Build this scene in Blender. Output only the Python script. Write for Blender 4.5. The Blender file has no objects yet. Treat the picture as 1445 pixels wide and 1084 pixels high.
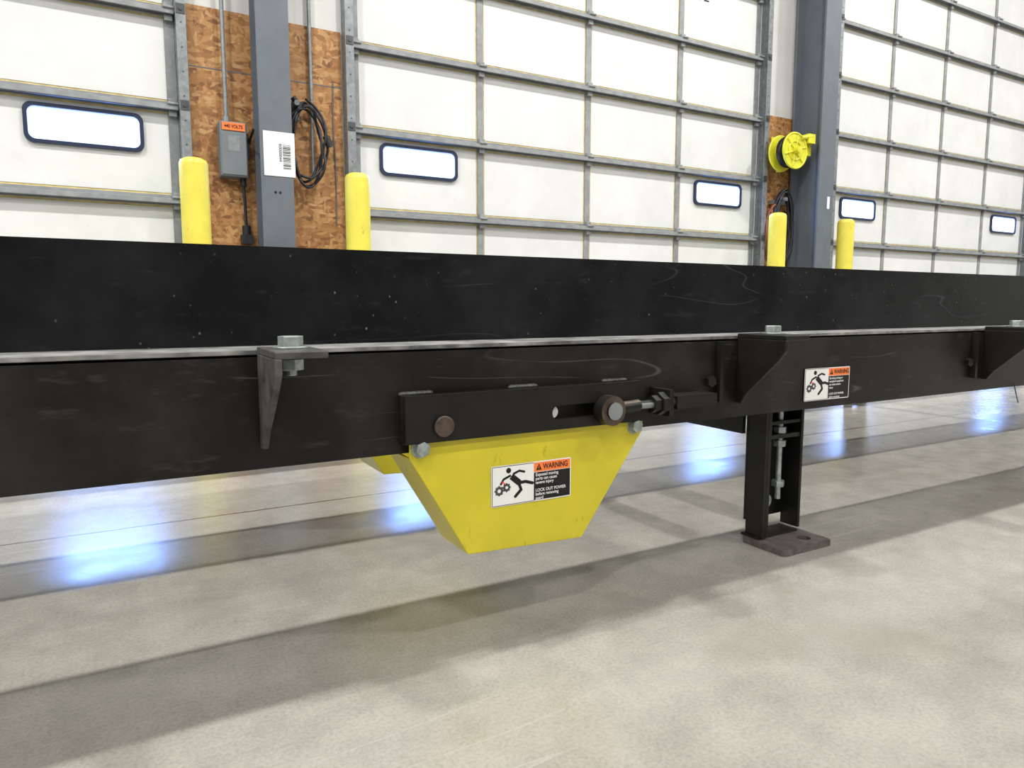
import bpy, bmesh, math, random
from mathutils import Vector, Matrix
random.seed(7)
S=bpy.context.scene
col=S.collection
CH=0.33   # camera height

# ------------------------------------------------------------------ materials
def newmat(name):
    m=bpy.data.materials.new(name); m.use_nodes=True
    nt=m.node_tree; b=nt.nodes['Principled BSDF']
    return m,nt,b
def ramp(nt,stops,interp='LINEAR'):
    r=nt.nodes.new('ShaderNodeValToRGB'); cr=r.color_ramp; cr.interpolation=interp
    while len(cr.elements)<len(stops): cr.elements.new(0.5)
    for e,(p,c) in zip(cr.elements,stops):
        e.position=p; e.color=(c[0],c[1],c[2],1) if hasattr(c,'__len__') else (c,c,c,1)
    return r
def noise(nt,scale,detail=4,rough=.5,vec=None):
    n=nt.nodes.new('ShaderNodeTexNoise'); n.inputs['Scale'].default_value=scale
    n.inputs['Detail'].default_value=detail; n.inputs['Roughness'].default_value=rough
    if vec is not None: nt.links.new(vec,n.inputs['Vector'])
    return n
def pos(nt):
    g=nt.nodes.new('ShaderNodeNewGeometry'); return g.outputs['Position']
def mapping(nt,vec,scale=(1,1,1),rot=(0,0,0)):
    m=nt.nodes.new('ShaderNodeMapping'); m.inputs['Scale'].default_value=scale; m.inputs['Rotation'].default_value=rot
    nt.links.new(vec,m.inputs['Vector']); return m.outputs['Vector']
def mix(nt,fac,a,b,mode='MIX'):
    m=nt.nodes.new('ShaderNodeMix'); m.data_type='RGBA'; m.blend_type=mode
    for v,s in ((fac,m.inputs[0]),(a,m.inputs[6]),(b,m.inputs[7])):
        if isinstance(v,bpy.types.NodeSocket): nt.links.new(v,s)
        elif hasattr(v,'__len__'): s.default_value=(*v,1)
        else: s.default_value=v
    return m.outputs[2]
def bump(nt,b,h,strength=.2,dist=.002):
    n=nt.nodes.new('ShaderNodeBump'); n.inputs['Strength'].default_value=strength; n.inputs['Distance'].default_value=dist
    nt.links.new(h,n.inputs['Height']); nt.links.new(n.outputs['Normal'],b.inputs['Normal'])

def simple(name,c,rough=.5,metal=0,var=.12,scale=8,spec=.5):
    m,nt,b=newmat(name); p=pos(nt)
    n=noise(nt,scale,2,.6,p)
    d=[max(0,x*(1-var)) for x in c]; l=[min(1,x*(1+var)) for x in c]
    r=ramp(nt,[(.3,d),(.7,l)]); nt.links.new(n.outputs['Fac'],r.inputs['Fac'])
    nt.links.new(r.outputs['Color'],b.inputs['Base Color'])
    b.inputs['Roughness'].default_value=rough; b.inputs['Metallic'].default_value=metal
    b.inputs['Specular IOR Level'].default_value=spec
    return m

def black_paint(name,base,dust,rough,speck=True,spec=.22):
    m,nt,b=newmat(name); p=pos(nt)
    n1=noise(nt,9,5,.65,p); r1=ramp(nt,[(.42,0.),(.75,1.)]); nt.links.new(n1.outputs['Fac'],r1.inputs['Fac'])
    c=mix(nt,r1.outputs['Color'],base,dust)
    n4=noise(nt,30,3,.7,mapping(nt,p,(.6,1,2.2),(0,.5,0))); r4=ramp(nt,[(.60,0.),(.72,.6)]); nt.links.new(n4.outputs['Fac'],r4.inputs['Fac'])
    c=mix(nt,r4.outputs['Color'],c,tuple(1.7*x for x in dust))
    # hairline scratches
    n6=noise(nt,7,1,.3,mapping(nt,p,(.5,1,3.5),(0,.8,0))); r6=ramp(nt,[(.494,0.),(.5,.7),(.506,0.)]); nt.links.new(n6.outputs['Fac'],r6.inputs['Fac'])
    n7=noise(nt,6,2,.5,mapping(nt,p,(1,1,1),(2,1,0))); r7=ramp(nt,[(.56,0.),(.62,1.)]); nt.links.new(n7.outputs['Fac'],r7.inputs['Fac'])
    c=mix(nt,mix(nt,1.,r6.outputs['Color'],r7.outputs['Color'],'MULTIPLY'),c,tuple(4*x for x in dust))
    if speck:
        v=nt.nodes.new('ShaderNodeTexVoronoi'); v.inputs['Scale'].default_value=190; nt.links.new(mapping(nt,p,(1.,1,.8),(0,.3,0)),v.inputs['Vector'])
        rv=ramp(nt,[(0.0,1.),(.14,1.),(.22,0.)]); nt.links.new(v.outputs['Distance'],rv.inputs['Fac'])
        sp=nt.nodes.new('ShaderNodeSeparateColor'); nt.links.new(v.outputs['Color'],sp.inputs[0])
        rs=ramp(nt,[(.84,0.),(.97,1.)]); nt.links.new(sp.outputs[0],rs.inputs['Fac'])
        n2=noise(nt,7,3,.6,p); r2=ramp(nt,[(.50,0.0),(.66,.8)]); nt.links.new(n2.outputs['Fac'],r2.inputs['Fac'])
        f=mix(nt,1.,rv.outputs['Color'],r2.outputs['Color'],'MULTIPLY')
        f=mix(nt,1.,f,rs.outputs['Color'],'MULTIPLY')
        c=mix(nt,f,c,(.36,.36,.34))
    nt.links.new(c,b.inputs['Base Color'])
    rr=ramp(nt,[(.3,rough-.08),(.7,rough+.12)]); nt.links.new(n1.outputs['Fac'],rr.inputs['Fac'])
    nt.links.new(rr.outputs['Color'],b.inputs['Roughness'])
    b.inputs['Specular IOR Level'].default_value=spec
    return m
M={}
M['black']=black_paint('black_painted_steel',(.0035,.0037,.0046),(.014,.0145,.016),.32)
M['brownblack']=black_paint('dusty_black_steel',(.0075,.0068,.0065),(.025,.022,.020),.36,False,.26)
M['blackdark']=simple('dark_black_steel',(.009,.0085,.008),.4,0,.3,25,spec=.3)
M['flange']=simple('dusty_flange_top',(.20,.20,.195),.45,0,.6,30)
M['edge']=simple('worn_steel_edge',(.22,.22,.21),.45,.3,.6,40)
M['zinc']=simple('zinc_bolt',(.36,.40,.39),.35,.6,.25,150)
M['rusty']=simple('rusty_steel',(.085,.06,.045),.5,.4,.4,120)
M['foot']=simple('worn_foot_plate_steel',(.12,.105,.095),.45,.2,.4,90)
M['bracket']=simple('worn_bracket_grey',(.07,.07,.066),.45,.2,.5,60)
M['galv']=simple('galvanized_steel',(.24,.26,.27),.45,.4,.2,25)
M['strut']=simple('door_strut_steel',(.27,.285,.295),.5,.1,.18,12)
M['strutd']=simple('door_strut_shadow_steel',(.07,.075,.08),.5,.3,.2,12)  # dark tone: painted shade under the struts, plain dark steel on the rollers
M['grayblue']=simple('gray_painted_column',(.12,.14,.165),.5,0,.08,6)
M['cream']=simple('white_wall_paint',(.66,.66,.64),.7,0,.05,3)
M['frontwall']=simple('grey_block_wall',(.22,.22,.22),.8,0,.1,3)
M['caulk']=simple('yellow_caulk',(.62,.50,.20),.7,0,.2,20)
M['rubber']=simple('black_rubber',(.010,.012,.018),.5)
M['wframe']=simple('window_gasket',(.010,.020,.055),.4)
M['ebox']=simple('electrical_box_gray',(.16,.185,.20),.45,0,.06)
M['orange']=simple('orange_label',(.90,.20,.04),.5,0,.03)
M['labelw']=simple('label_white',(.78,.78,.76),.35,0,.02)
M['labelk']=simple('label_black',(.010,.010,.010),.35,0,.02,spec=.3)
M['red']=simple('label_red',(.75,.03,.03),.4,0,.02)
M['paper']=simple('paper',(.80,.82,.84),.6,0,.02)
M['orangecable']=simple('orange_cable',(.22,.065,.03),.5)
M['neon']=simple('neon_yellow',(.75,.85,.05),.6)
M['ceil']=simple('ceiling_white',(.6,.6,.58),.8,0,.03)

def yellow(name,base,dark,rough):
    m,nt,b=newmat(name); p=pos(nt)
    n=noise(nt,7,4,.6,p); r=ramp(nt,[(.35,dark),(.65,base)]); nt.links.new(n.outputs['Fac'],r.inputs['Fac'])
    n2=noise(nt,35,4,.75,mapping(nt,p,(1,1,.45))); r2=ramp(nt,[(.64,0.),(.70,.8)]); nt.links.new(n2.outputs['Fac'],r2.inputs['Fac'])
    c=mix(nt,r2.outputs['Color'],r.outputs['Color'],tuple(x*.5 for x in dark))
    nt.links.new(c,b.inputs['Base Color']); b.inputs['Roughness'].default_value=rough
    bump(nt,b,n.outputs['Fac'],.15,.002)
    return m
M['yellow']=yellow('yellow_guard_paint',(.68,.58,.025),(.54,.46,.020),.33)
M['byellow']=yellow('yellow_bollard_plastic',(.80,.70,.09),(.72,.63,.08),.4)
M['ryellow']=yellow('yellow_reel_paint',(.72,.70,.03),(.54,.52,.03),.4)

m,nt,b=newmat('white_door_panel'); p=pos(nt)
n=noise(nt,2.2,3,.6,p); r=ramp(nt,[(.3,(.66,.675,.665)),(.7,(.75,.76,.745))]); nt.links.new(n.outputs['Fac'],r.inputs['Fac'])
n2=noise(nt,22,3,.8,p); r2=ramp(nt,[(.68,0.),(.78,.35)]); nt.links.new(n2.outputs['Fac'],r2.inputs['Fac'])
nt.links.new(mix(nt,r2.outputs['Color'],r.outputs['Color'],(.45,.42,.34)),b.inputs['Base Color'])
b.inputs['Roughness'].default_value=.4; bump(nt,b,n.outputs['Fac'],.35,.03); M['door']=m

m,nt,b=newmat('osb_board'); p=pos(nt)
cols=[]
w=noise(nt,5,2,.5,p)
for i,(rot,sc) in enumerate([((0,.5,0),(18,18,50)),((0,-.9,0),(44,18,17)),((0,1.5,0),(17,18,42))]):
    v=nt.nodes.new('ShaderNodeTexVoronoi'); v.inputs['Scale'].default_value=1
    vv=mix(nt,.06,p,w.outputs['Color'])
    nt.links.new(mapping(nt,vv,sc,rot),v.inputs['Vector'])
    sep=nt.nodes.new('ShaderNodeSeparateColor'); nt.links.new(v.outputs['Color'],sep.inputs[0])
    r=ramp(nt,[(0.,(.19,.075,.024)),(.25,(.32,.14,.042)),(.6,(.41,.20,.065)),(1.,(.53,.31,.13))]); nt.links.new(sep.outputs[i],r.inputs['Fac'])
    cols.append((r.outputs['Color'],sep))
a=ramp(nt,[(.45,0.),(.55,1.)]); na=noise(nt,16,3,.5,p); nt.links.new(na.outputs['Fac'],a.inputs['Fac'])
c=mix(nt,a.outputs['Color'],cols[0][0],cols[1][0])
a2=ramp(nt,[(.48,0.),(.54,1.)]); na2=noise(nt,11,3,.5,mapping(nt,p,(1,1,1),(1,2,3))); nt.links.new(na2.outputs['Fac'],a2.inputs['Fac'])
c=mix(nt,a2.outputs['Color'],c,cols[2][0])
nt.links.new(c,b.inputs['Base Color']); b.inputs['Roughness'].default_value=.6; M['osb']=m

# concrete floor
m,nt,b=newmat('polished_concrete_floor'); p=pos(nt)
n1=noise(nt,1.1,6,.6,p); r1=ramp(nt,[(.3,(.245,.232,.203)),(.5,(.30,.287,.256)),(.72,(.355,.343,.31))]); nt.links.new(n1.outputs['Fac'],r1.inputs['Fac'])
n2=noise(nt,18,6,.7,p); r2=ramp(nt,[(.35,.88),(.65,1.07)]); nt.links.new(n2.outputs['Fac'],r2.inputs['Fac'])
c=mix(nt,1.,r1.outputs['Color'],r2.outputs['Color'],'MULTIPLY')
n5=noise(nt,300,2,.6,p); r5=ramp(nt,[(.3,.86),(.6,1.05)]); nt.links.new(n5.outputs['Fac'],r5.inputs['Fac'])
c=mix(nt,1.,c,r5.outputs['Color'],'MULTIPLY')
n3=noise(nt,3.5,4,.6,p); r3=ramp(nt,[(.55,0.),(.70,.55)]); nt.links.new(n3.outputs['Fac'],r3.inputs['Fac'])
c=mix(nt,r3.outputs['Color'],c,(.23,.215,.175))
ns=noise(nt,9,1,.3,mapping(nt,p,(.12,3.2,1),(0,0,.9))); rs=ramp(nt,[(.495,0.),(.5,.35),(.505,0.)]); nt.links.new(ns.outputs['Fac'],rs.inputs['Fac'])
gs=ramp(nt,[(.56,0.),(.64,1.)]); ng=noise(nt,2.3,2,.5,mapping(nt,p,(1,1,1),(0,0,1.4))); nt.links.new(ng.outputs['Fac'],gs.inputs['Fac'])
c=mix(nt,mix(nt,1.,rs.outputs['Color'],gs.outputs['Color'],'MULTIPLY'),c,(.48,.47,.45))
sx=nt.nodes.new('ShaderNodeSeparateXYZ'); nt.links.new(p,sx.inputs[0])
def joint(sock,at,w):
    s=nt.nodes.new('ShaderNodeMath'); s.operation='SUBTRACT'; nt.links.new(sock,s.inputs[0]); s.inputs[1].default_value=at
    ab=nt.nodes.new('ShaderNodeMath'); ab.operation='ABSOLUTE'; nt.links.new(s.outputs[0],ab.inputs[0])
    l=nt.nodes.new('ShaderNodeMath'); l.operation='LESS_THAN'; nt.links.new(ab.outputs[0],l.inputs[0]); l.inputs[1].default_value=w
    return l.outputs[0]
wob=nt.nodes.new('ShaderNodeMath'); wob.operation='MULTIPLY_ADD'; nt.links.new(n2.outputs['Fac'],wob.inputs[0]); wob.inputs[1].default_value=.006
nt.links.new(sx.outputs['Y'],wob.inputs[2])
c=mix(nt,joint(wob.outputs[0],1.174,.0024),c,(.06,.045,.03))
nt.links.new(c,b.inputs['Base Color'])
rr=ramp(nt,[(.3,.16),(.7,.27)]); nt.links.new(n2.outputs['Fac'],rr.inputs['Fac']); nt.links.new(rr.outputs['Color'],b.inputs['Roughness'])
b.inputs['Specular IOR Level'].default_value=.9
M['floor']=m

def emis(name,c,s,samp=True):
    m,nt,b=newmat(name)
    b.inputs['Base Color'].default_value=(.8,.85,.9,1); b.inputs['Emission Color'].default_value=(*c,1); b.inputs['Emission Strength'].default_value=s
    if not samp: m.cycles.emission_sampling='NONE'
    return m
M['daylight']=emis('daylight_window_pane',(.17,.37,1.),52)
M['daylightrim']=emis('daylight_window_bevel',(.26,.45,1.),1.3,False)  # glow colour painting the blue daylight fringe around the pane
M['lamp']=emis('light_diffuser',(1,.98,.95),6,False)

# ------------------------------------------------------------------ builders
def empty(name,loc):
    e=bpy.data.objects.new(name,None); e.location=loc; e.empty_display_size=.05; col.objects.link(e); return e
def place(o,parent):
    if parent is not None:
        o.parent=parent; o.location=Vector(o.location)-Vector(parent.location)
    return o
def finish(name,me,mat,parent,bevel=0,smooth=False):
    if len(me.vertices):
        mn=Vector([min(v.co[i] for v in me.vertices) for i in range(3)]); mx=Vector([max(v.co[i] for v in me.vertices) for i in range(3)])
        c=(mn+mx)/2; me.transform(Matrix.Translation(-c))
    else: c=Vector((0,0,0))
    for mm in (mat if isinstance(mat,list) else [mat]): me.materials.append(M[mm])
    o=bpy.data.objects.new(name,me); o.location=c; col.objects.link(o)
    if bevel:
        bv=o.modifiers.new('bevel','BEVEL'); bv.width=bevel; bv.segments=2; bv.limit_method='ANGLE'
    if smooth:
        for p_ in me.polygons: p_.use_smooth=True
        me.set_sharp_from_angle(angle=math.radians(40))
    return place(o,parent)
class B:
    def __init__(s): s.bm=bmesh.new(); s.mi=0
    def _mark(s,n0):
        s.bm.faces.ensure_lookup_table()
        for f in s.bm.faces[n0:]: f.material_index=s.mi
    def box(s,x0,x1,y0,y1,z0,z1):
        s.pr([(x0,z0),(x1,z0),(x1,z1),(x0,z1)],'Y',y0,y1); return s
    def pr(s,pts,axis,a,b):
        n0=len(s.bm.faces)
        def P(p,t):
            if axis=='Y': return (p[0],t,p[1])
            if axis=='X': return (t,p[0],p[1])
            return (p[0],p[1],t)
        A=[s.bm.verts.new(P(p,a)) for p in pts]; Bv=[s.bm.verts.new(P(p,b)) for p in pts]
        fs=[s.bm.faces.new(A),s.bm.faces.new(Bv[::-1])]
        n=len(pts)
        for i in range(n): fs.append(s.bm.faces.new((A[i],Bv[i],Bv[(i+1)%n],A[(i+1)%n])))
        s._mark(n0); bmesh.ops.recalc_face_normals(s.bm,faces=fs); return s
    def cyl(s,p0,p1,r,r2=None,seg=24,roll=0):
        n0=len(s.bm.faces)
        p0=Vector(p0);p1=Vector(p1);d=p1-p0
        q=d.to_track_quat('Z','Y').to_matrix().to_4x4()
        mt=Matrix.Translation((p0+p1)/2)@q@Matrix.Rotation(roll,4,'Z')
        bmesh.ops.create_cone(s.bm,cap_ends=True,segments=seg,radius1=r,radius2=r if r2 is None else r2,depth=d.length,matrix=mt)
        s._mark(n0); return s
    def sph(s,c,r,scale=(1,1,1)):
        n0=len(s.bm.faces)
        bmesh.ops.create_uvsphere(s.bm,u_segments=16,v_segments=10,radius=r,matrix=Matrix.Translation(c)@Matrix.Diagonal((*scale,1)))
        s._mark(n0); return s
    def tor(s,c,R,r,axis='Y',seg=40,ms=10):
        n0=len(s.bm.faces); rings=[]
        for i in range(seg):
            a=2*math.pi*i/seg; ring=[]
            for j in range(ms):
                t=2*math.pi*j/ms; rad=R+r*math.cos(t); h=r*math.sin(t)
                v=(rad*math.cos(a),rad*math.sin(a),h)
                if axis=='Y': v=(v[0],v[2],v[1])
                if axis=='X': v=(v[2],v[0],v[1])
                ring.append(s.bm.verts.new(Vector(c)+Vector(v)))
            rings.append(ring)
        fs=[]
        for i in range(seg):
            for j in range(ms):
                fs.append(s.bm.faces.new((rings[i][j],rings[(i+1)%seg][j],rings[(i+1)%seg][(j+1)%ms],rings[i][(j+1)%ms])))
        bmesh.ops.recalc_face_normals(s.bm,faces=fs); s._mark(n0); return s
    def m(s,i): s.mi=i; return s
    def done(s,name,mat,parent=None,bevel=0,smooth=False):
        me=bpy.data.meshes.new(name); s.bm.to_mesh(me); s.bm.free(); return finish(name,me,mat,parent,bevel,smooth)
def plate(name,outer,holes,plane,a,b,mat,parent=None,bevel=0):
    cu=bpy.data.curves.new('tmp','CURVE'); cu.dimensions='2D'; cu.fill_mode='BOTH'
    for pts in [outer]+holes:
        sp=cu.splines.new('POLY'); sp.points.add(len(pts)-1)
        for q,p_ in zip(sp.points,pts): q.co=(p_[0],p_[1],0,1)
        sp.use_cyclic_u=True
    cu.extrude=abs(b-a)/2
    o=bpy.data.objects.new('tmp',cu); col.objects.link(o); bpy.context.view_layer.update()
    me=bpy.data.meshes.new_from_object(o.evaluated_get(bpy.context.evaluated_depsgraph_get()))
    bpy.data.objects.remove(o); me.materials.clear(); me.name=name
    if plane=='Y': me.transform(Matrix.Translation((0,(a+b)/2,0))@Matrix.Rotation(math.pi/2,4,'X'))
    else: me.transform(Matrix.Translation((0,0,(a+b)/2)))
    return finish(name,me,mat,parent,bevel)
def rrect(x0,x1,z0,z1,r,n=6):
    pts=[]
    for cx,cz,a0 in ((x1-r,z1-r,0),(x0+r,z1-r,90),(x0+r,z0+r,180),(x1-r,z0+r,270)):
        for i in range(n+1):
            a=math.radians(a0+90*i/n); pts.append((cx+r*math.cos(a),cz+r*math.sin(a)))
    return pts
def circ(x,z,r,n=24): return [(x+r*math.cos(2*math.pi*i/n),z+r*math.sin(2*math.pi*i/n)) for i in range(n)]
def text(name,body,size,x,z,y,mat,parent,sx=1,align='LEFT',bold=0.0):
    cu=bpy.data.curves.new(name,'FONT'); cu.body=body; cu.size=size; cu.align_x=align; cu.extrude=.00005; cu.offset=bold
    cu.space_line=.85
    cu.materials.append(M[mat])
    o=bpy.data.objects.new(name,cu); o.location=(x,y,z); o.rotation_euler=(math.pi/2,0,0); o.scale=(sx,1,1); col.objects.link(o)
    return place(o,parent)
def tube(name,pts,r,mat,parent=None,cyclic=False):
    cu=bpy.data.curves.new(name,'CURVE'); cu.dimensions='3D'; cu.bevel_depth=r; cu.bevel_resolution=3
    c=sum((Vector(p_) for p_ in pts),Vector())/len(pts)
    sp=cu.splines.new('NURBS'); sp.points.add(len(pts)-1)
    for q,p_ in zip(sp.points,pts): q.co=(*(Vector(p_)-c),1)
    sp.order_u=3; sp.use_endpoint_u=not cyclic; sp.use_cyclic_u=cyclic; cu.resolution_u=6
    cu.materials.append(M[mat]); cu.use_fill_caps=True
    o=bpy.data.objects.new(name,cu); o.location=c; col.objects.link(o); return place(o,parent)

# ------------------------------------------------------------------ room
YW=5.2; XL,XR,YF,HC=-9.,19.,-10.,7.
B().box(XL,XR,YF,YW+.2,-.1,0).done('floor','floor')
B().box(XL,XR,YF,YW+.2,HC,HC+.1).done('ceiling','ceil')
B().box(XL-.2,XL,YF,YW+.2,0,HC).done('wall_left','cream')
B().box(XR,XR+.2,YF,YW+.2,0,HC).done('wall_right','cream')
B().box(XL,XR,YF-.2,YF,0,HC).done('wall_front','frontwall')
doors=[(-3.72,.49),(1.636,5.845),(6.99,11.2),(12.35,16.56)]
DT=4.53
w=B(); x=XL
for a,bb in doors:
    w.box(x,a,YW,YW+.2,0,HC); w.box(a,bb,YW,YW+.2,DT,HC); x=bb
w.box(x,XR,YW,YW+.2,0,HC); w.done('wall_back','cream')
for i,(a,bb) in enumerate([(.56,1.565),(5.93,6.92)]):
    o=B(); o.box(a,bb,YW-.012,YW-.001,.02,2.25); o.done('trim_osb_board_%d'%(i+1),'osb')
    B().box(a,bb,YW-.0135,YW-.0115,1.865,1.872).done('trim_osb_seam_%d'%(i+1),'grayblue')

struts=[.02,.418,1.006,1.594,2.181,2.769,3.357,3.944,DT-.05]
wn=0
for di,(a,bb) in enumerate(doors):
    P=empty('door_%d'%(di+1),((a+bb)/2,YW,0))
    B().box(a+.002,bb-.002,YW+.0145,YW+.07,.003,DT-.002).done('door_slab','caulk',P)
    stiles=[a+(bb-a)*k/4 for k in range(5)]
    pan=B(); st=B(); sh=B(); hg=B()
    for k in range(4):
        for j in range(len(struts)-1):
            x0,x1=stiles[k]+.037,stiles[k+1]-.037
            z0,z1=struts[j]+.046,struts[j+1]-.044
            pan.box(x0,x1,YW+.011,YW+.016,z0,z1)
    pan.done('insulated_panels','door',P,bevel=.002)
    for k,xs in enumerate(stiles):
        wv=.026 if 0<k<4 else .03
        xx=min(max(xs,a+wv+.003),bb-wv-.003)
        st.box(xx-wv,xx+wv,YW+.004,YW+.031,.02,DT-.01)
    for j,z in enumerate(struts):
        st.pr([(YW+.03,z-.033),(YW-.004,z-.033),(YW-.004,z-.024),(YW-.05,z-.024),(YW-.05,z+.006),(YW-.044,z+.006),(YW-.040,z-.016),(YW+.002,z-.012),(YW+.002,z+.034),(YW+.03,z+.034)],'X',a+.004,bb-.004)
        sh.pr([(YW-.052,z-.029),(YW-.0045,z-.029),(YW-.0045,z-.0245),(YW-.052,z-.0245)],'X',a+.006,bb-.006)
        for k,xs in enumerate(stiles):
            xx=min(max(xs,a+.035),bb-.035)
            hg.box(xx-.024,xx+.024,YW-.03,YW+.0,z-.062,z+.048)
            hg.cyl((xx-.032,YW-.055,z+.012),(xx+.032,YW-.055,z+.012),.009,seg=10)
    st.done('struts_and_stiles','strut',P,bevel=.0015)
    sh.done('strut_lips','strutd',P)  # dark strips painting the shade on the underside of each strut
    hg.done('hinges','strut',P,bevel=.003)
    for nm,x0,x1 in (('track_left',a-.06,a+.0),('track_right',bb,bb+.06)):
        t=B(); t.box(x0,x1,YW-.006,YW-.001,.0,DT+.1)
        xm=x0 if nm=='track_left' else x1-.008
        t.box(xm,xm+.008,YW-.09,YW-.005,.0,DT+.1)
        t.box(min(x0,xm)+.0,x1,YW-.095,YW-.09,.0,DT+.1)
        t.done(nm,'galv',P)
        rl=B()
        for z in struts[1:]:
            rl.box(x0+.004,x1-.004,YW-.099,YW-.095,z-.03,z+.03); rl.cyl(((x0+x1)/2,YW-.105,z),((x0+x1)/2,YW-.095,z),.012,seg=12)
        zz=.3
        while zz<DT: rl.cyl(((x0+x1)/2,YW-.0965,zz),((x0+x1)/2,YW-.0952,zz),.006,seg=8); zz+=.15
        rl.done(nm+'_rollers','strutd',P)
    for k in (0,3):
        xc=(stiles[k]+stiles[k+1])/2; zc=1.41; wn+=1
        Wp=empty('window_%d'%wn,(xc,YW,zc))
        plate('frame',rrect(xc-.318,xc+.318,zc-.118,zc+.118,.05),[rrect(xc-.296,xc+.296,zc-.096,zc+.096,.04)],'Y',YW-.012,YW+.0105,'wframe',Wp,bevel=.003)
        plate('pane_bevel',rrect(xc-.297,xc+.297,zc-.097,zc+.097,.04),[rrect(xc-.272,xc+.272,zc-.074,zc+.074,.03)],'Y',YW-.002,YW+.0105,'daylightrim',Wp)  # added glowing ring that paints the window's bluish halo
        B().pr(rrect(xc-.273,xc+.273,zc-.075,zc+.075,.03),'Y',YW+.0,YW+.0105).done('glass_pane','daylight',Wp)
dn=text('door_number','82',.16,4.98,3.175,YW+.0105,'labelk',None)

def hcolumn(name,x0,x1,y0,y1,t=.02):
    P=empty(name,((x0+x1)/2,(y0+y1)/2,0))
    B().box(x0,x1,y0,y0+t,0,HC).box(x0,x1,y1-t,y1,0,HC).box((x0+x1)/2-.01,(x0+x1)/2+.01,y0+t,y1-t,0,HC).done('h_section','grayblue',P)
    b_=B().box(x0-.03,x1+.03,y0-.03,y1+.0,0,.02)
    for xx in (x0-.01,x1+.01): b_.cyl((xx,y0-.012,.02),(xx,y0-.012,.045),.014,seg=6)
    b_.done('base_plate','grayblue',P)
hcolumn('steel_column',.942,1.15,4.95,5.15)
hcolumn('steel_column',6.30,6.53,4.80,5.15)
B().box(6.44,6.475,4.796,4.80,1.30,1.42).done('column_sticker','paper')

P=empty('barcode_paper_sign',(1.05,4.945,1.31))
B().box(.962,1.163,4.9455,4.9475,1.175,1.46).done('sheet','paper',P)
bc=B(); z=1.225
while z<1.385:
    t=random.choice([.002,.003,.005]); bc.box(1.085,1.135,4.9445,4.9454,z,z+t); z+=t+random.choice([.003,.004,.006])
bc.done('barcode','labelk',P)
t=text('code_text','R0000044',.028,1.06,1.385,4.9444,'labelk',P); t.rotation_euler=(math.pi/2,math.pi/2,0)
hb=B()
for xx in (1.03,1.06): hb.cyl((xx,4.9485,1.07),(xx,4.9499,1.07),.008,seg=12)
hb.done('bolt_holes','blackdark',P)

P=empty('electrical_disconnect_box',(.80,YW-.07,1.35))
B().box(.715,.885,YW-.13,YW-.013,1.17,1.52).done('enclosure','ebox',P,bevel=.006)
B().box(.722,.878,YW-.137,YW-.1302,1.18,1.455).done('door_panel','ebox',P,bevel=.004)
B().box(.73,.872,YW-.1375,YW-.1305,1.463,1.512).done('volts_sticker','orange',P)
text('volts_text','440 VOLTS',.03,.801,1.478,YW-.1385,'labelk',P,.8,'CENTER',.0006)
B().box(.765,.835,YW-.1382,YW-.1372,1.33,1.43).done('data_plate','galv',P)
B().box(.886,.902,YW-.10,YW-.06,1.30,1.42).cyl((.90,YW-.09,1.40),(.915,YW-.19,1.47),.009,seg=12).done('switch_lever','blackdark',P)
B().cyl((.768,YW-.07,1.52),(.768,YW-.07,1.56),.022).cyl((.768,YW-.07,1.52),(.768,YW-.07,6.9),.0135).done('conduit','galv',P,smooth=True)
tube('cable_down',[(.86,YW-.07,1.18),(.86,YW-.07,1.1),(.868,YW-.06,.95),(.87,YW-.06,.85)],.010,'rubber',P)
B().cyl((.86,YW-.07,1.17),(.86,YW-.07,1.12),.02).cyl((.87,YW-.06,.80),(.87,YW-.06,.86),.028).box(.835,.905,YW-.09,YW-.0125,.74,.80).done('plug_and_outlet','rubber',P,smooth=True)
P=empty('coiled_power_cable',(1.33,YW-.06,1.4))
B().cyl((1.338,YW-.04,1.75),(1.338,YW-.04,6.9),.013).cyl((1.338,YW-.04,1.25),(1.338,YW-.04,1.75),.011).done('conduit','galv',P,smooth=True)
B().box(1.20,1.25,YW-.06,YW-.0125,1.60,1.72).cyl((1.22,YW-.12,1.70),(1.22,YW-.02,1.70),.018).done('hook_bracket','ebox',P)
pts=[]
for i in range(64):
    a=i/64*2*math.pi*4
    rx=.115+.03*math.sin(i*.7); rz=.25+.035*math.cos(i*.45)
    pts.append((1.285+rx*math.sin(a)+.01*math.sin(i),YW-.10+.03*math.sin(i*1.3),1.42+rz*math.cos(a)+(.03 if math.cos(a)>0 else 0)))
tube('cable_coil',pts,.009,'rubber',P)
tube('cable_tail',[(1.24,YW-.1,1.66),(1.30,YW-.13,1.71),(1.38,YW-.12,1.60),(1.42,YW-.1,1.50),(1.43,YW-.1,1.40)],.009,'rubber',P)
B().cyl((1.415,YW-.11,1.50),(1.44,YW-.11,1.43),.024).cyl((1.20,YW-.09,1.74),(1.26,YW-.09,1.66),.02).done('plug','rubber',P,smooth=True)
tube('thin_wire',[(1.50,YW-.02,1.9),(1.49,YW-.02,1.6),(1.51,YW-.02,1.3),(1.5,YW-.02,.9)],.004,'grayblue',P)

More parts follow.
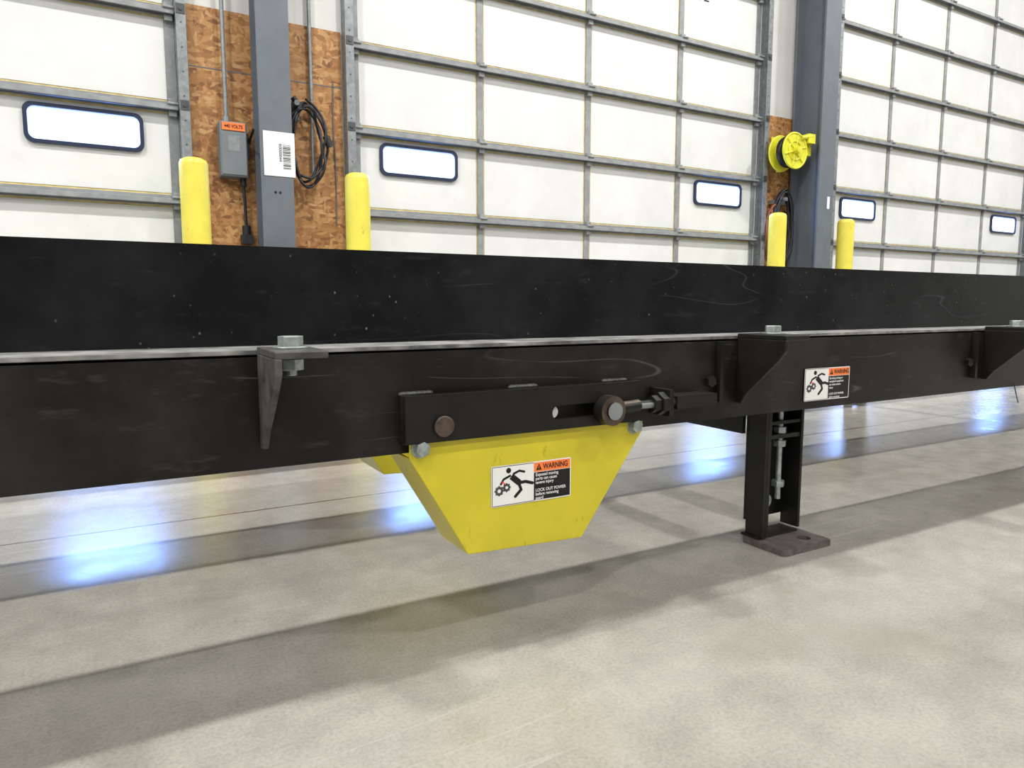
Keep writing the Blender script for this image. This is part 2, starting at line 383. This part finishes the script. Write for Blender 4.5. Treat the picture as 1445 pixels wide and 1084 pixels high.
P=empty('cord_reel',(6.02,4.95,1.84))
r_=B().cyl((6.00,4.86,1.84),(6.00,4.875,1.84),.168,seg=40).cyl((6.00,5.02,1.84),(6.00,5.035,1.84),.168,seg=40).cyl((6.0,4.875,1.84),(6.0,5.02,1.84),.10,seg=32)
r_.tor((6.0,4.862,1.84),.168,.011).tor((6.0,5.03,1.84),.168,.011).tor((6.0,4.858,1.84),.09,.009)
for k in range(6):
    a=k*math.pi/3+.3; r_.cyl((6+.03*math.cos(a),4.857,1.84+.03*math.sin(a)),(6+.155*math.cos(a),4.857,1.84+.155*math.sin(a)),.009,seg=8)
r_.cyl((6.0,4.80,1.84),(6.0,4.87,1.84),.035).done('spool','ryellow',P,smooth=True)
B().tor((6.0,4.948,1.84),.12,.035,seg=32).done('wound_cord','blackdark',P,smooth=True)
B().box(5.97,6.03,5.04,5.06,1.66,2.0).box(5.90,6.30,5.06,5.075,1.80,2.0).box(6.20,6.29,4.90,5.06,1.82,1.95).done('reel_mount','ryellow',P,bevel=.004)
B().cyl((6.08,4.86,1.97),(6.22,4.86,2.0),.024).box(6.17,6.27,4.84,4.88,1.93,2.02).done('guide_arm','ryellow',P,smooth=True)
P=empty('hanging_hose_coil',(6.05,5.05,1.1))
for q,(cx,cz,rx,rz,mt,n_) in enumerate([(6.00,1.02,.08,.30,'orangecable',3),(6.13,1.12,.13,.36,'rubber',6)]):
    pts=[]
    for i in range(n_*16):
        a=i/16*2*math.pi; pts.append((cx+(rx+.02*math.sin(i*.6))*math.sin(a),5.10-.02*q-.025*math.sin(i*.9),cz+(rz+.03*math.cos(i*.37))*math.cos(a)))
    tube('hose_%d'%(q+1),pts,.012,mt,P)
B().box(6.02,6.22,5.12,YW-.0125,1.36,1.40).cyl((6.10,5.02,1.40),(6.10,5.15,1.40),.02).done('hose_hook','galv',P)
B().box(6.86,6.98,4.90,4.93,.62,.86).done('safety_sign','neon')

for x in (.515,1.523,5.66,6.69):
    P=empty('bollard',(x,4.75,0))
    r=.082
    b_=B().cyl((x,4.75,0),(x,4.75,1.17),r,seg=40)
    b_.cyl((x,4.75,1.17),(x,4.75,1.19),r,r*.9,seg=40).cyl((x,4.75,1.19),(x,4.75,1.203),r*.9,r*.6,seg=40)
    b_.done('sleeve','byellow',P,smooth=True)
    B().cyl((x,4.75,0),(x,4.75,.015),.11,seg=32).done('base_ring','byellow',P)

# ------------------------------------------------------------------ conveyor
CV=empty('chain_conveyor',(1.,1.,0))
X0,X1=-2.2,5.2
Z=lambda r:CH+r
def rail(name,y0,flip=1):
    y=lambda d:y0+flip*d
    zt,zb=Z(-.038),Z(-.137)
    r_=B()
    def bx(a,b_,z0,z1,mi):
        r_.m(mi); lo,hi=sorted((y(a),y(b_))); r_.box(X0,X1,lo,hi,z0,z1)
    bx(0,.006,zb,zt-.003,0); bx(.006,.045,zb,zb+.005,0); bx(0,.082,zt-.005,zt,1)
    bx(.080,.086,zt,Z(.0535),2); bx(.086,.125,Z(.049),Z(.0535),2); bx(.125,.131,zt-.005,Z(.0535),2); bx(.086,.131,zt-.005,zt,2)
    r_.m(3); lo,hi=sorted((y(-.0008),y(.0015)));  r_.box(X0,X1,lo,hi,zt-.0025,zt+.0006)
    r_.done(name,['brownblack','flange','black','edge'],CV)
rail('front_rail',.61); rail('middle_rail',.96); rail('rear_rail',1.55,-1)
for k in range(-3,9):
    xg=.107+.556*k
    g=B(); yf=.538; yb=.6095
    g.m(0).pr([(yb,Z(-.040)),(yf,Z(-.040)),(yf,Z(-.052)),(yf+.012,Z(-.066)),(yb-.018,Z(-.105)),(yb-.008,Z(-.119)),(yb,Z(-.119))],'X',xg,xg+.0055)
    g.pr([(xg,yf),(xg+.040,yf),(xg+.040,yb),(xg,yb)],'Z',Z(-.0405),Z(-.0345))
    g.done('gusset_bracket','bracket' if k==0 else 'blackdark',CV,bevel=.0012)
    e=B().cyl((xg+.0195,.573,Z(-.0345)),(xg+.0195,.573,Z(-.0325)),.0135)
    e.cyl((xg+.0195,.573,Z(-.0325)),(xg+.0195,.573,Z(-.0245)),.0098,seg=6,roll=.3)
    e.cyl((xg+.0195,.573,Z(-.056)),(xg+.0195,.573,Z(-.0405)),.0045,seg=12)
    e.cyl((xg+.0195,.573,Z(-.0515)),(xg+.0195,.573,Z(-.0425)),.0098,seg=6,roll=.1)
    e.done('bracket_bolt','zinc',CV,bevel=.0006)
    if k>=1:
        B().box(xg-.035,xg-.0295,.601,.6095,Z(-.115),Z(-.043)).cyl((xg-.045,.603,Z(-.09)),(xg-.045,.6095,Z(-.09)),.007,seg=6).done('stiffener','blackdark',CV)
def leg(x,yf,flip=1):
    y=lambda d:yf+flip*d
    L=B(); bx=lambda a,b_,c,d,e,f:L.box(a,b_,min(y(c),y(d)),max(y(c),y(d)),e,f)
    zt=Z(-.133)
    bx(x,x+.005,0,.030,.010,zt)
    bx(x+.005,x+.012,0,.004,.010,zt)
    bx(x,x+.077,.030,.034,.030,zt)
    bx(x+.072,x+.077,.0,.030,.016,zt)
    bx(x+.005,x+.072,.0,.030,zt-.006,zt)
    bx(x+.005,x+.072,.002,.030,zt-.030,zt-.025)
    bx(x+.005,x+.072,.002,.030,zt-.050,zt-.044)
    L.done('leg_post','blackdark',CV,bevel=.0008)
    R=B(); xr=x+.040; yr=y(.010)
    R.cyl((xr,yr,.06),(xr,yr,zt-.008),.0038,seg=12)
    for zz in (.078,zt-.062,zt-.043): R.cyl((xr,yr,zz),(xr,yr,zz+.008),.009,seg=6)
    R.cyl((xr-.012,y(.018),.056),(xr-.012,y(.030),.056),.010,seg=20)
    R.done('adjusting_screw','zinc',CV)
    plate('foot_plate',rrect(x-.008,x+.088,yf-.045 if flip>0 else yf-.028,yf+.028 if flip>0 else yf+.045,.005),[circ(x+.060,yf-.020 if flip>0 else yf+.020,.010)],'Z',.0005,.0085,'foot',CV,bevel=.001)
    B().cyl((x+.060,yf-.020 if flip>0 else yf+.020,.0003),(x+.060,yf-.020 if flip>0 else yf+.020,.0012),.0098).done('anchor_hole','blackdark',CV)
    B().box(x-.003,x+.077,min(y(.004),y(.034)),max(y(.004),y(.034)),.0085,.012).done('foot_heel','blackdark',CV)
for xl in (-.637,.765,2.167,3.569,4.97):
    leg(xl,.647); leg(xl,1.513,-1)
    B().box(xl-.005,xl+.001,.683,1.477,Z(-.178),Z(-.133)).box(xl-.005,xl+.035,.683,1.477,Z(-.137),Z(-.131)).done('cross_member','blackdark',CV)
def slot(x0,x1,zc,r): return rrect(x0,x1,zc-r,zc+r,r-.0001,8)
for tag,dx,dy in (('',0,0),('_middle',.04,.36)):
    yb=.592+dy
    plate('takeup_plate'+tag,[(.229+dx,Z(-.126)),(.505+dx,Z(-.126)),(.505+dx,Z(-.082)),(.229+dx,Z(-.082))],[slot(.386+dx,.468+dx,Z(-.1085),.0072)],'Y',yb,yb+.006,'blackdark',CV,bevel=.001)
    B().box(.229+dx,.505+dx,yb+.0135,yb+.0178,Z(-.127),Z(-.0825)).box(.229+dx,.24+dx,yb+.006,yb+.0135,Z(-.127),Z(-.0825)).box(.496+dx,.505+dx,yb+.006,yb+.0135,Z(-.127),Z(-.0825)).done('takeup_backing'+tag,'brownblack',CV)
    B().cyl((.266+dx,yb-.004,Z(-.1115)),(.266+dx,yb,Z(-.1115)),.0098).done('pivot_pin_head'+tag,'rusty',CV,bevel=.001)
    B().cyl((.390+dx,yb+.0055,Z(-.1085)),(.390+dx,yb+.012,Z(-.1085)),.0062).done('slot_pin'+tag,'labelw',CV)  # added white disc standing in for the pale bit at the slot's end
    e=B().m(0).cyl((.452+dx,yb-.015,Z(-.1095)),(.452+dx,yb,Z(-.1095)),.0155,seg=32).cyl((.455+dx,yb-.008,Z(-.109)),(.490+dx,yb-.008,Z(-.107)),.0065)
    e.m(1).cyl((.452+dx,yb-.018,Z(-.1095)),(.452+dx,yb-.0145,Z(-.1095)),.0092)
    e.m(2).cyl((.488+dx,yb-.008,Z(-.107)),(.508+dx,yb-.008,Z(-.107)),.0048)
    e.m(2).cyl((.517+dx,yb-.008,Z(-.107)),(.525+dx,yb-.008,Z(-.107)),.0125,seg=6).cyl((.508+dx,yb-.008,Z(-.107)),(.516+dx,yb-.008,Z(-.107)),.0095,seg=6).m(0)
    e.cyl((.525+dx,yb-.008,Z(-.107)),(.60+dx,yb-.008,Z(-.107)),.0048)
    e.box(.527+dx,.533+dx,yb-.016,yb+.0178,Z(-.121),Z(-.092))
    e.box(.540+dx,.60+dx,yb-.014,yb+.0178,Z(-.114),Z(-.100))
    e.done('takeup_rod_end'+tag,['blackdark','rusty','galv'],CV,smooth=True)
    wd=B()
    for xs in (.245,.36,.475):
        for k in range(6): wd.sph((xs+dx+k*.005-.012,.6075+dy,Z(-.0815)),.003,(1.6,1,.8))
    wd.done('weld_beads'+tag,'bracket',CV,smooth=True)

def guard(name,dx,yf,depth):
    P=empty(name,(.37+dx,yf,Z(-.19)))
    out=[(.235,-.1265),(.509,-.1265),(.509,-.137),(.428,-.2465),(.294,-.2415),(.235,-.141)]
    g=B().pr([(x+dx,Z(z)) for x,z in out],'Y',yf,yf+.0022)
    t=.0022
    side=[(.235,-.141),(.294,-.2415),(.428,-.2465),(.509,-.1385)]
    for (xa,za),(xb,zb) in zip(side[:-1],side[1:]):
        d=Vector((xb-xa,zb-za)).normalized(); n=Vector((-d.y,d.x))*t
        g.pr([(xa+dx,Z(za)),(xb+dx,Z(zb)),(xb+dx+n.x,Z(zb)+n.y),(xa+dx+n.x,Z(za)+n.y)],'Y',yf+.001,yf+depth)
    g.done('sheet_metal_body','yellow',P,bevel=.0009)
    for xb in (.2455,.496):
        e=B().cyl((xb+dx,yf-.0012,Z(-.1315)),(xb+dx,yf,Z(-.1315)),.0092).cyl((xb+dx,yf-.008,Z(-.1315)),(xb+dx,yf-.001,Z(-.1315)),.0072,seg=6,roll=.2)
        e.done('hex_bolt','zinc',P,bevel=.0005)
    return P
guard('yellow_chain_guard',0,.5985,.062)
guard('yellow_chain_guard',.04,.952,.10)

def warning(x0,z0,w,h,y,lines,size,step):
    P=empty('warning_label',(x0+w/2,y,z0+h/2))
    B().pr(rrect(x0,x0+w,z0,z0+h,.0015,3),'Y',y-.0004,y).done('backing','labelw',P)
    m_=.0012; xm=x0+w*.52; zt=z0+h*.74
    y1=y-.0006
    B().box(xm,x0+w-m_,y1,y-.0004,zt,z0+h-m_).done('orange_header','orange',P)
    B().box(xm,x0+w-m_,y1,y-.0004,z0+m_,zt-.0006).done('black_text_panel','labelk',P)
    B().box(x0+m_*.6,x0+m_,y1,y-.0004,z0+m_,z0+h-m_).box(x0+m_,xm,y1,y-.0004,z0+m_*.6,z0+m_).box(x0+m_,xm,y1,y-.0004,z0+h-m_,z0+h-m_*.6).done('border','labelk',P)
    text('warning_text','WARNING',h*.19,xm+w*.115,zt+h*.055,y-.0007,'labelk',P,.80,bold=.00018)
    cx=xm+w*.062; B().pr([(cx-w*.036,zt+h*.04),(cx+w*.036,zt+h*.04),(cx,zt+h*.205)],'Y',y-.0007,y1).done('alert_triangle','labelk',P)
    B().box(cx-.0003,cx+.0003,y-.0008,y-.0007,zt+h*.07,zt+h*.15).done('alert_mark','orange',P)
    zz=zt-h*.11
    for i,l in enumerate(lines):
        if l: text('text_line_%d'%(i+1),l,h*size,xm+w*.02,zz,y-.0007,'labelw',P,.92,bold=.00006)
        zz-=h*step
    k=h/.040; ox=x0+.003*k; oz=z0+.006*k
    def q(a,b_): return (ox+a*k,oz+b_*k)
    def limb(bm,pts,wd):
        for (a,b_),(c,d) in zip(pts[:-1],pts[1:]):
            dd=Vector((c-a,d-b_)).normalized(); n=Vector((-dd.y,dd.x))*wd/2
            bm.pr([q(a+n.x,b_+n.y),q(c+n.x,d+n.y),q(c-n.x,d-n.y),q(a-n.x,b_-n.y)],'Y',y1,y-.0004)
            bm.pr(circ(*q(c,d),wd/2*k,10),'Y',y1-.00003,y-.0004)
    f=B(); f.pr(circ(*q(.016,.0285),.0027*k,16),'Y',y1,y-.0004)
    limb(f,[(.0190,.0225),(.0275,.0155)],.0062)
    limb(f,[(.0185,.0235),(.0105,.0205),(.0075,.0160)],.0022)
    limb(f,[(.021,.0245),(.028,.0270),(.0335,.0255)],.0022)
    limb(f,[(.028,.0150),(.035,.0155),(.0430,.0130)],.0031)
    limb(f,[(.0275,.0145),(.0300,.0080),(.0235,.0020)],.0031)
    f.done('person_pictogram','labelk',P)
    gr=B()
    for gx,gz,gr_ in ((.0055,.0095,.0044),(.0138,.0120,.0038)):
        gr.pr(circ(*q(gx,gz),gr_*k,20),'Y',y1,y-.0004)
        for i in range(8):
            a=i*math.pi/4; gr.pr(circ(*q(gx+gr_*math.cos(a),gz+gr_*math.sin(a)),.0009*k,6),'Y',y1+.00001,y-.0004)
    gr.done('gear_pictogram','bracket',P)
    B().pr(circ(*q(.0055,.0095),.0018*k,14),'Y',y1-.0001,y1).pr(circ(*q(.0138,.012),.0015*k,14),'Y',y1-.0001,y1).done('gear_hubs','labelw',P)
    B().pr(circ(*q(.0095,.0175),.0012*k,8),'Y',y1-.0001,y-.0004).pr(circ(*q(.0115,.0160),.0009*k,8),'Y',y1-.0001,y-.0004).done('red_mark','red',P)
warning(.319,Z(-.1985),.094,.041,.5982,['Exposed moving','parts can cause','severe injury','','LOCK OUT POWER','before removing','guard'],.110,.098)
warning(.789,Z(-.1265),.092,.043,.6088,['Servicing moving or','energized equipment','can cause severe','injury','','LOCK OUT POWER','before servicing'],.088,.098)
tube('stray_wire',[(1.32,.608,Z(-.13)),(1.325,.606,Z(-.15)),(1.335,.606,Z(-.165))],.0008,'rubber')

# ------------------------------------------------------------------ lights (LED high-bays)
for ly in (-6.6,-2.7,1.3):
    for lx in (-7.4,-2.2,3.0,8.2,13.4):
        P=empty('ceiling_light',(lx,ly,6.7))
        B().box(lx-.3,lx+.3,ly-.2,ly+.2,6.64,6.74).box(lx-.2,lx-.19,ly-.01,ly+.01,6.74,7).box(lx+.19,lx+.2,ly-.01,ly+.01,6.74,7).done('housing','cream',P)
        B().box(lx-.26,lx+.26,ly-.16,ly+.16,6.632,6.6395).done('diffuser','lamp',P)
        L=bpy.data.lights.new('lamp','AREA'); L.shape='RECTANGLE'; L.size=.42; L.size_y=.22
        L.energy=275 if ly>0 else 165
        L.color=(1,.98,.95)
        o=bpy.data.objects.new('lamp',L); o.location=(lx,ly,6.625); col.objects.link(o); place(o,P)
wd=bpy.data.worlds.new('world'); S.world=wd; wd.use_nodes=True
wd.node_tree.nodes['Background'].inputs[0].default_value=(.75,.85,1,1); wd.node_tree.nodes['Background'].inputs[1].default_value=.5

# ------------------------------------------------------------------ camera
cam=bpy.data.cameras.new('camera'); co=bpy.data.objects.new('camera',cam); col.objects.link(co); S.camera=co
yaw=math.radians(29.8); pit=math.atan(.112)
F=Vector((math.sin(yaw)*math.cos(pit),math.cos(yaw)*math.cos(pit),-math.sin(pit)))
R=Vector((math.cos(yaw),-math.sin(yaw),0)); U=R.cross(F)
co.matrix_world=Matrix(((R.x,U.x,-F.x,0),(R.y,U.y,-F.y,0),(R.z,U.z,-F.z,CH),(0,0,0,1)))
cam.sensor_width=36; cam.lens=1000/1445*36; cam.clip_start=.02; cam.clip_end=100
S.view_settings.view_transform='Standard'; S.view_settings.look='None'
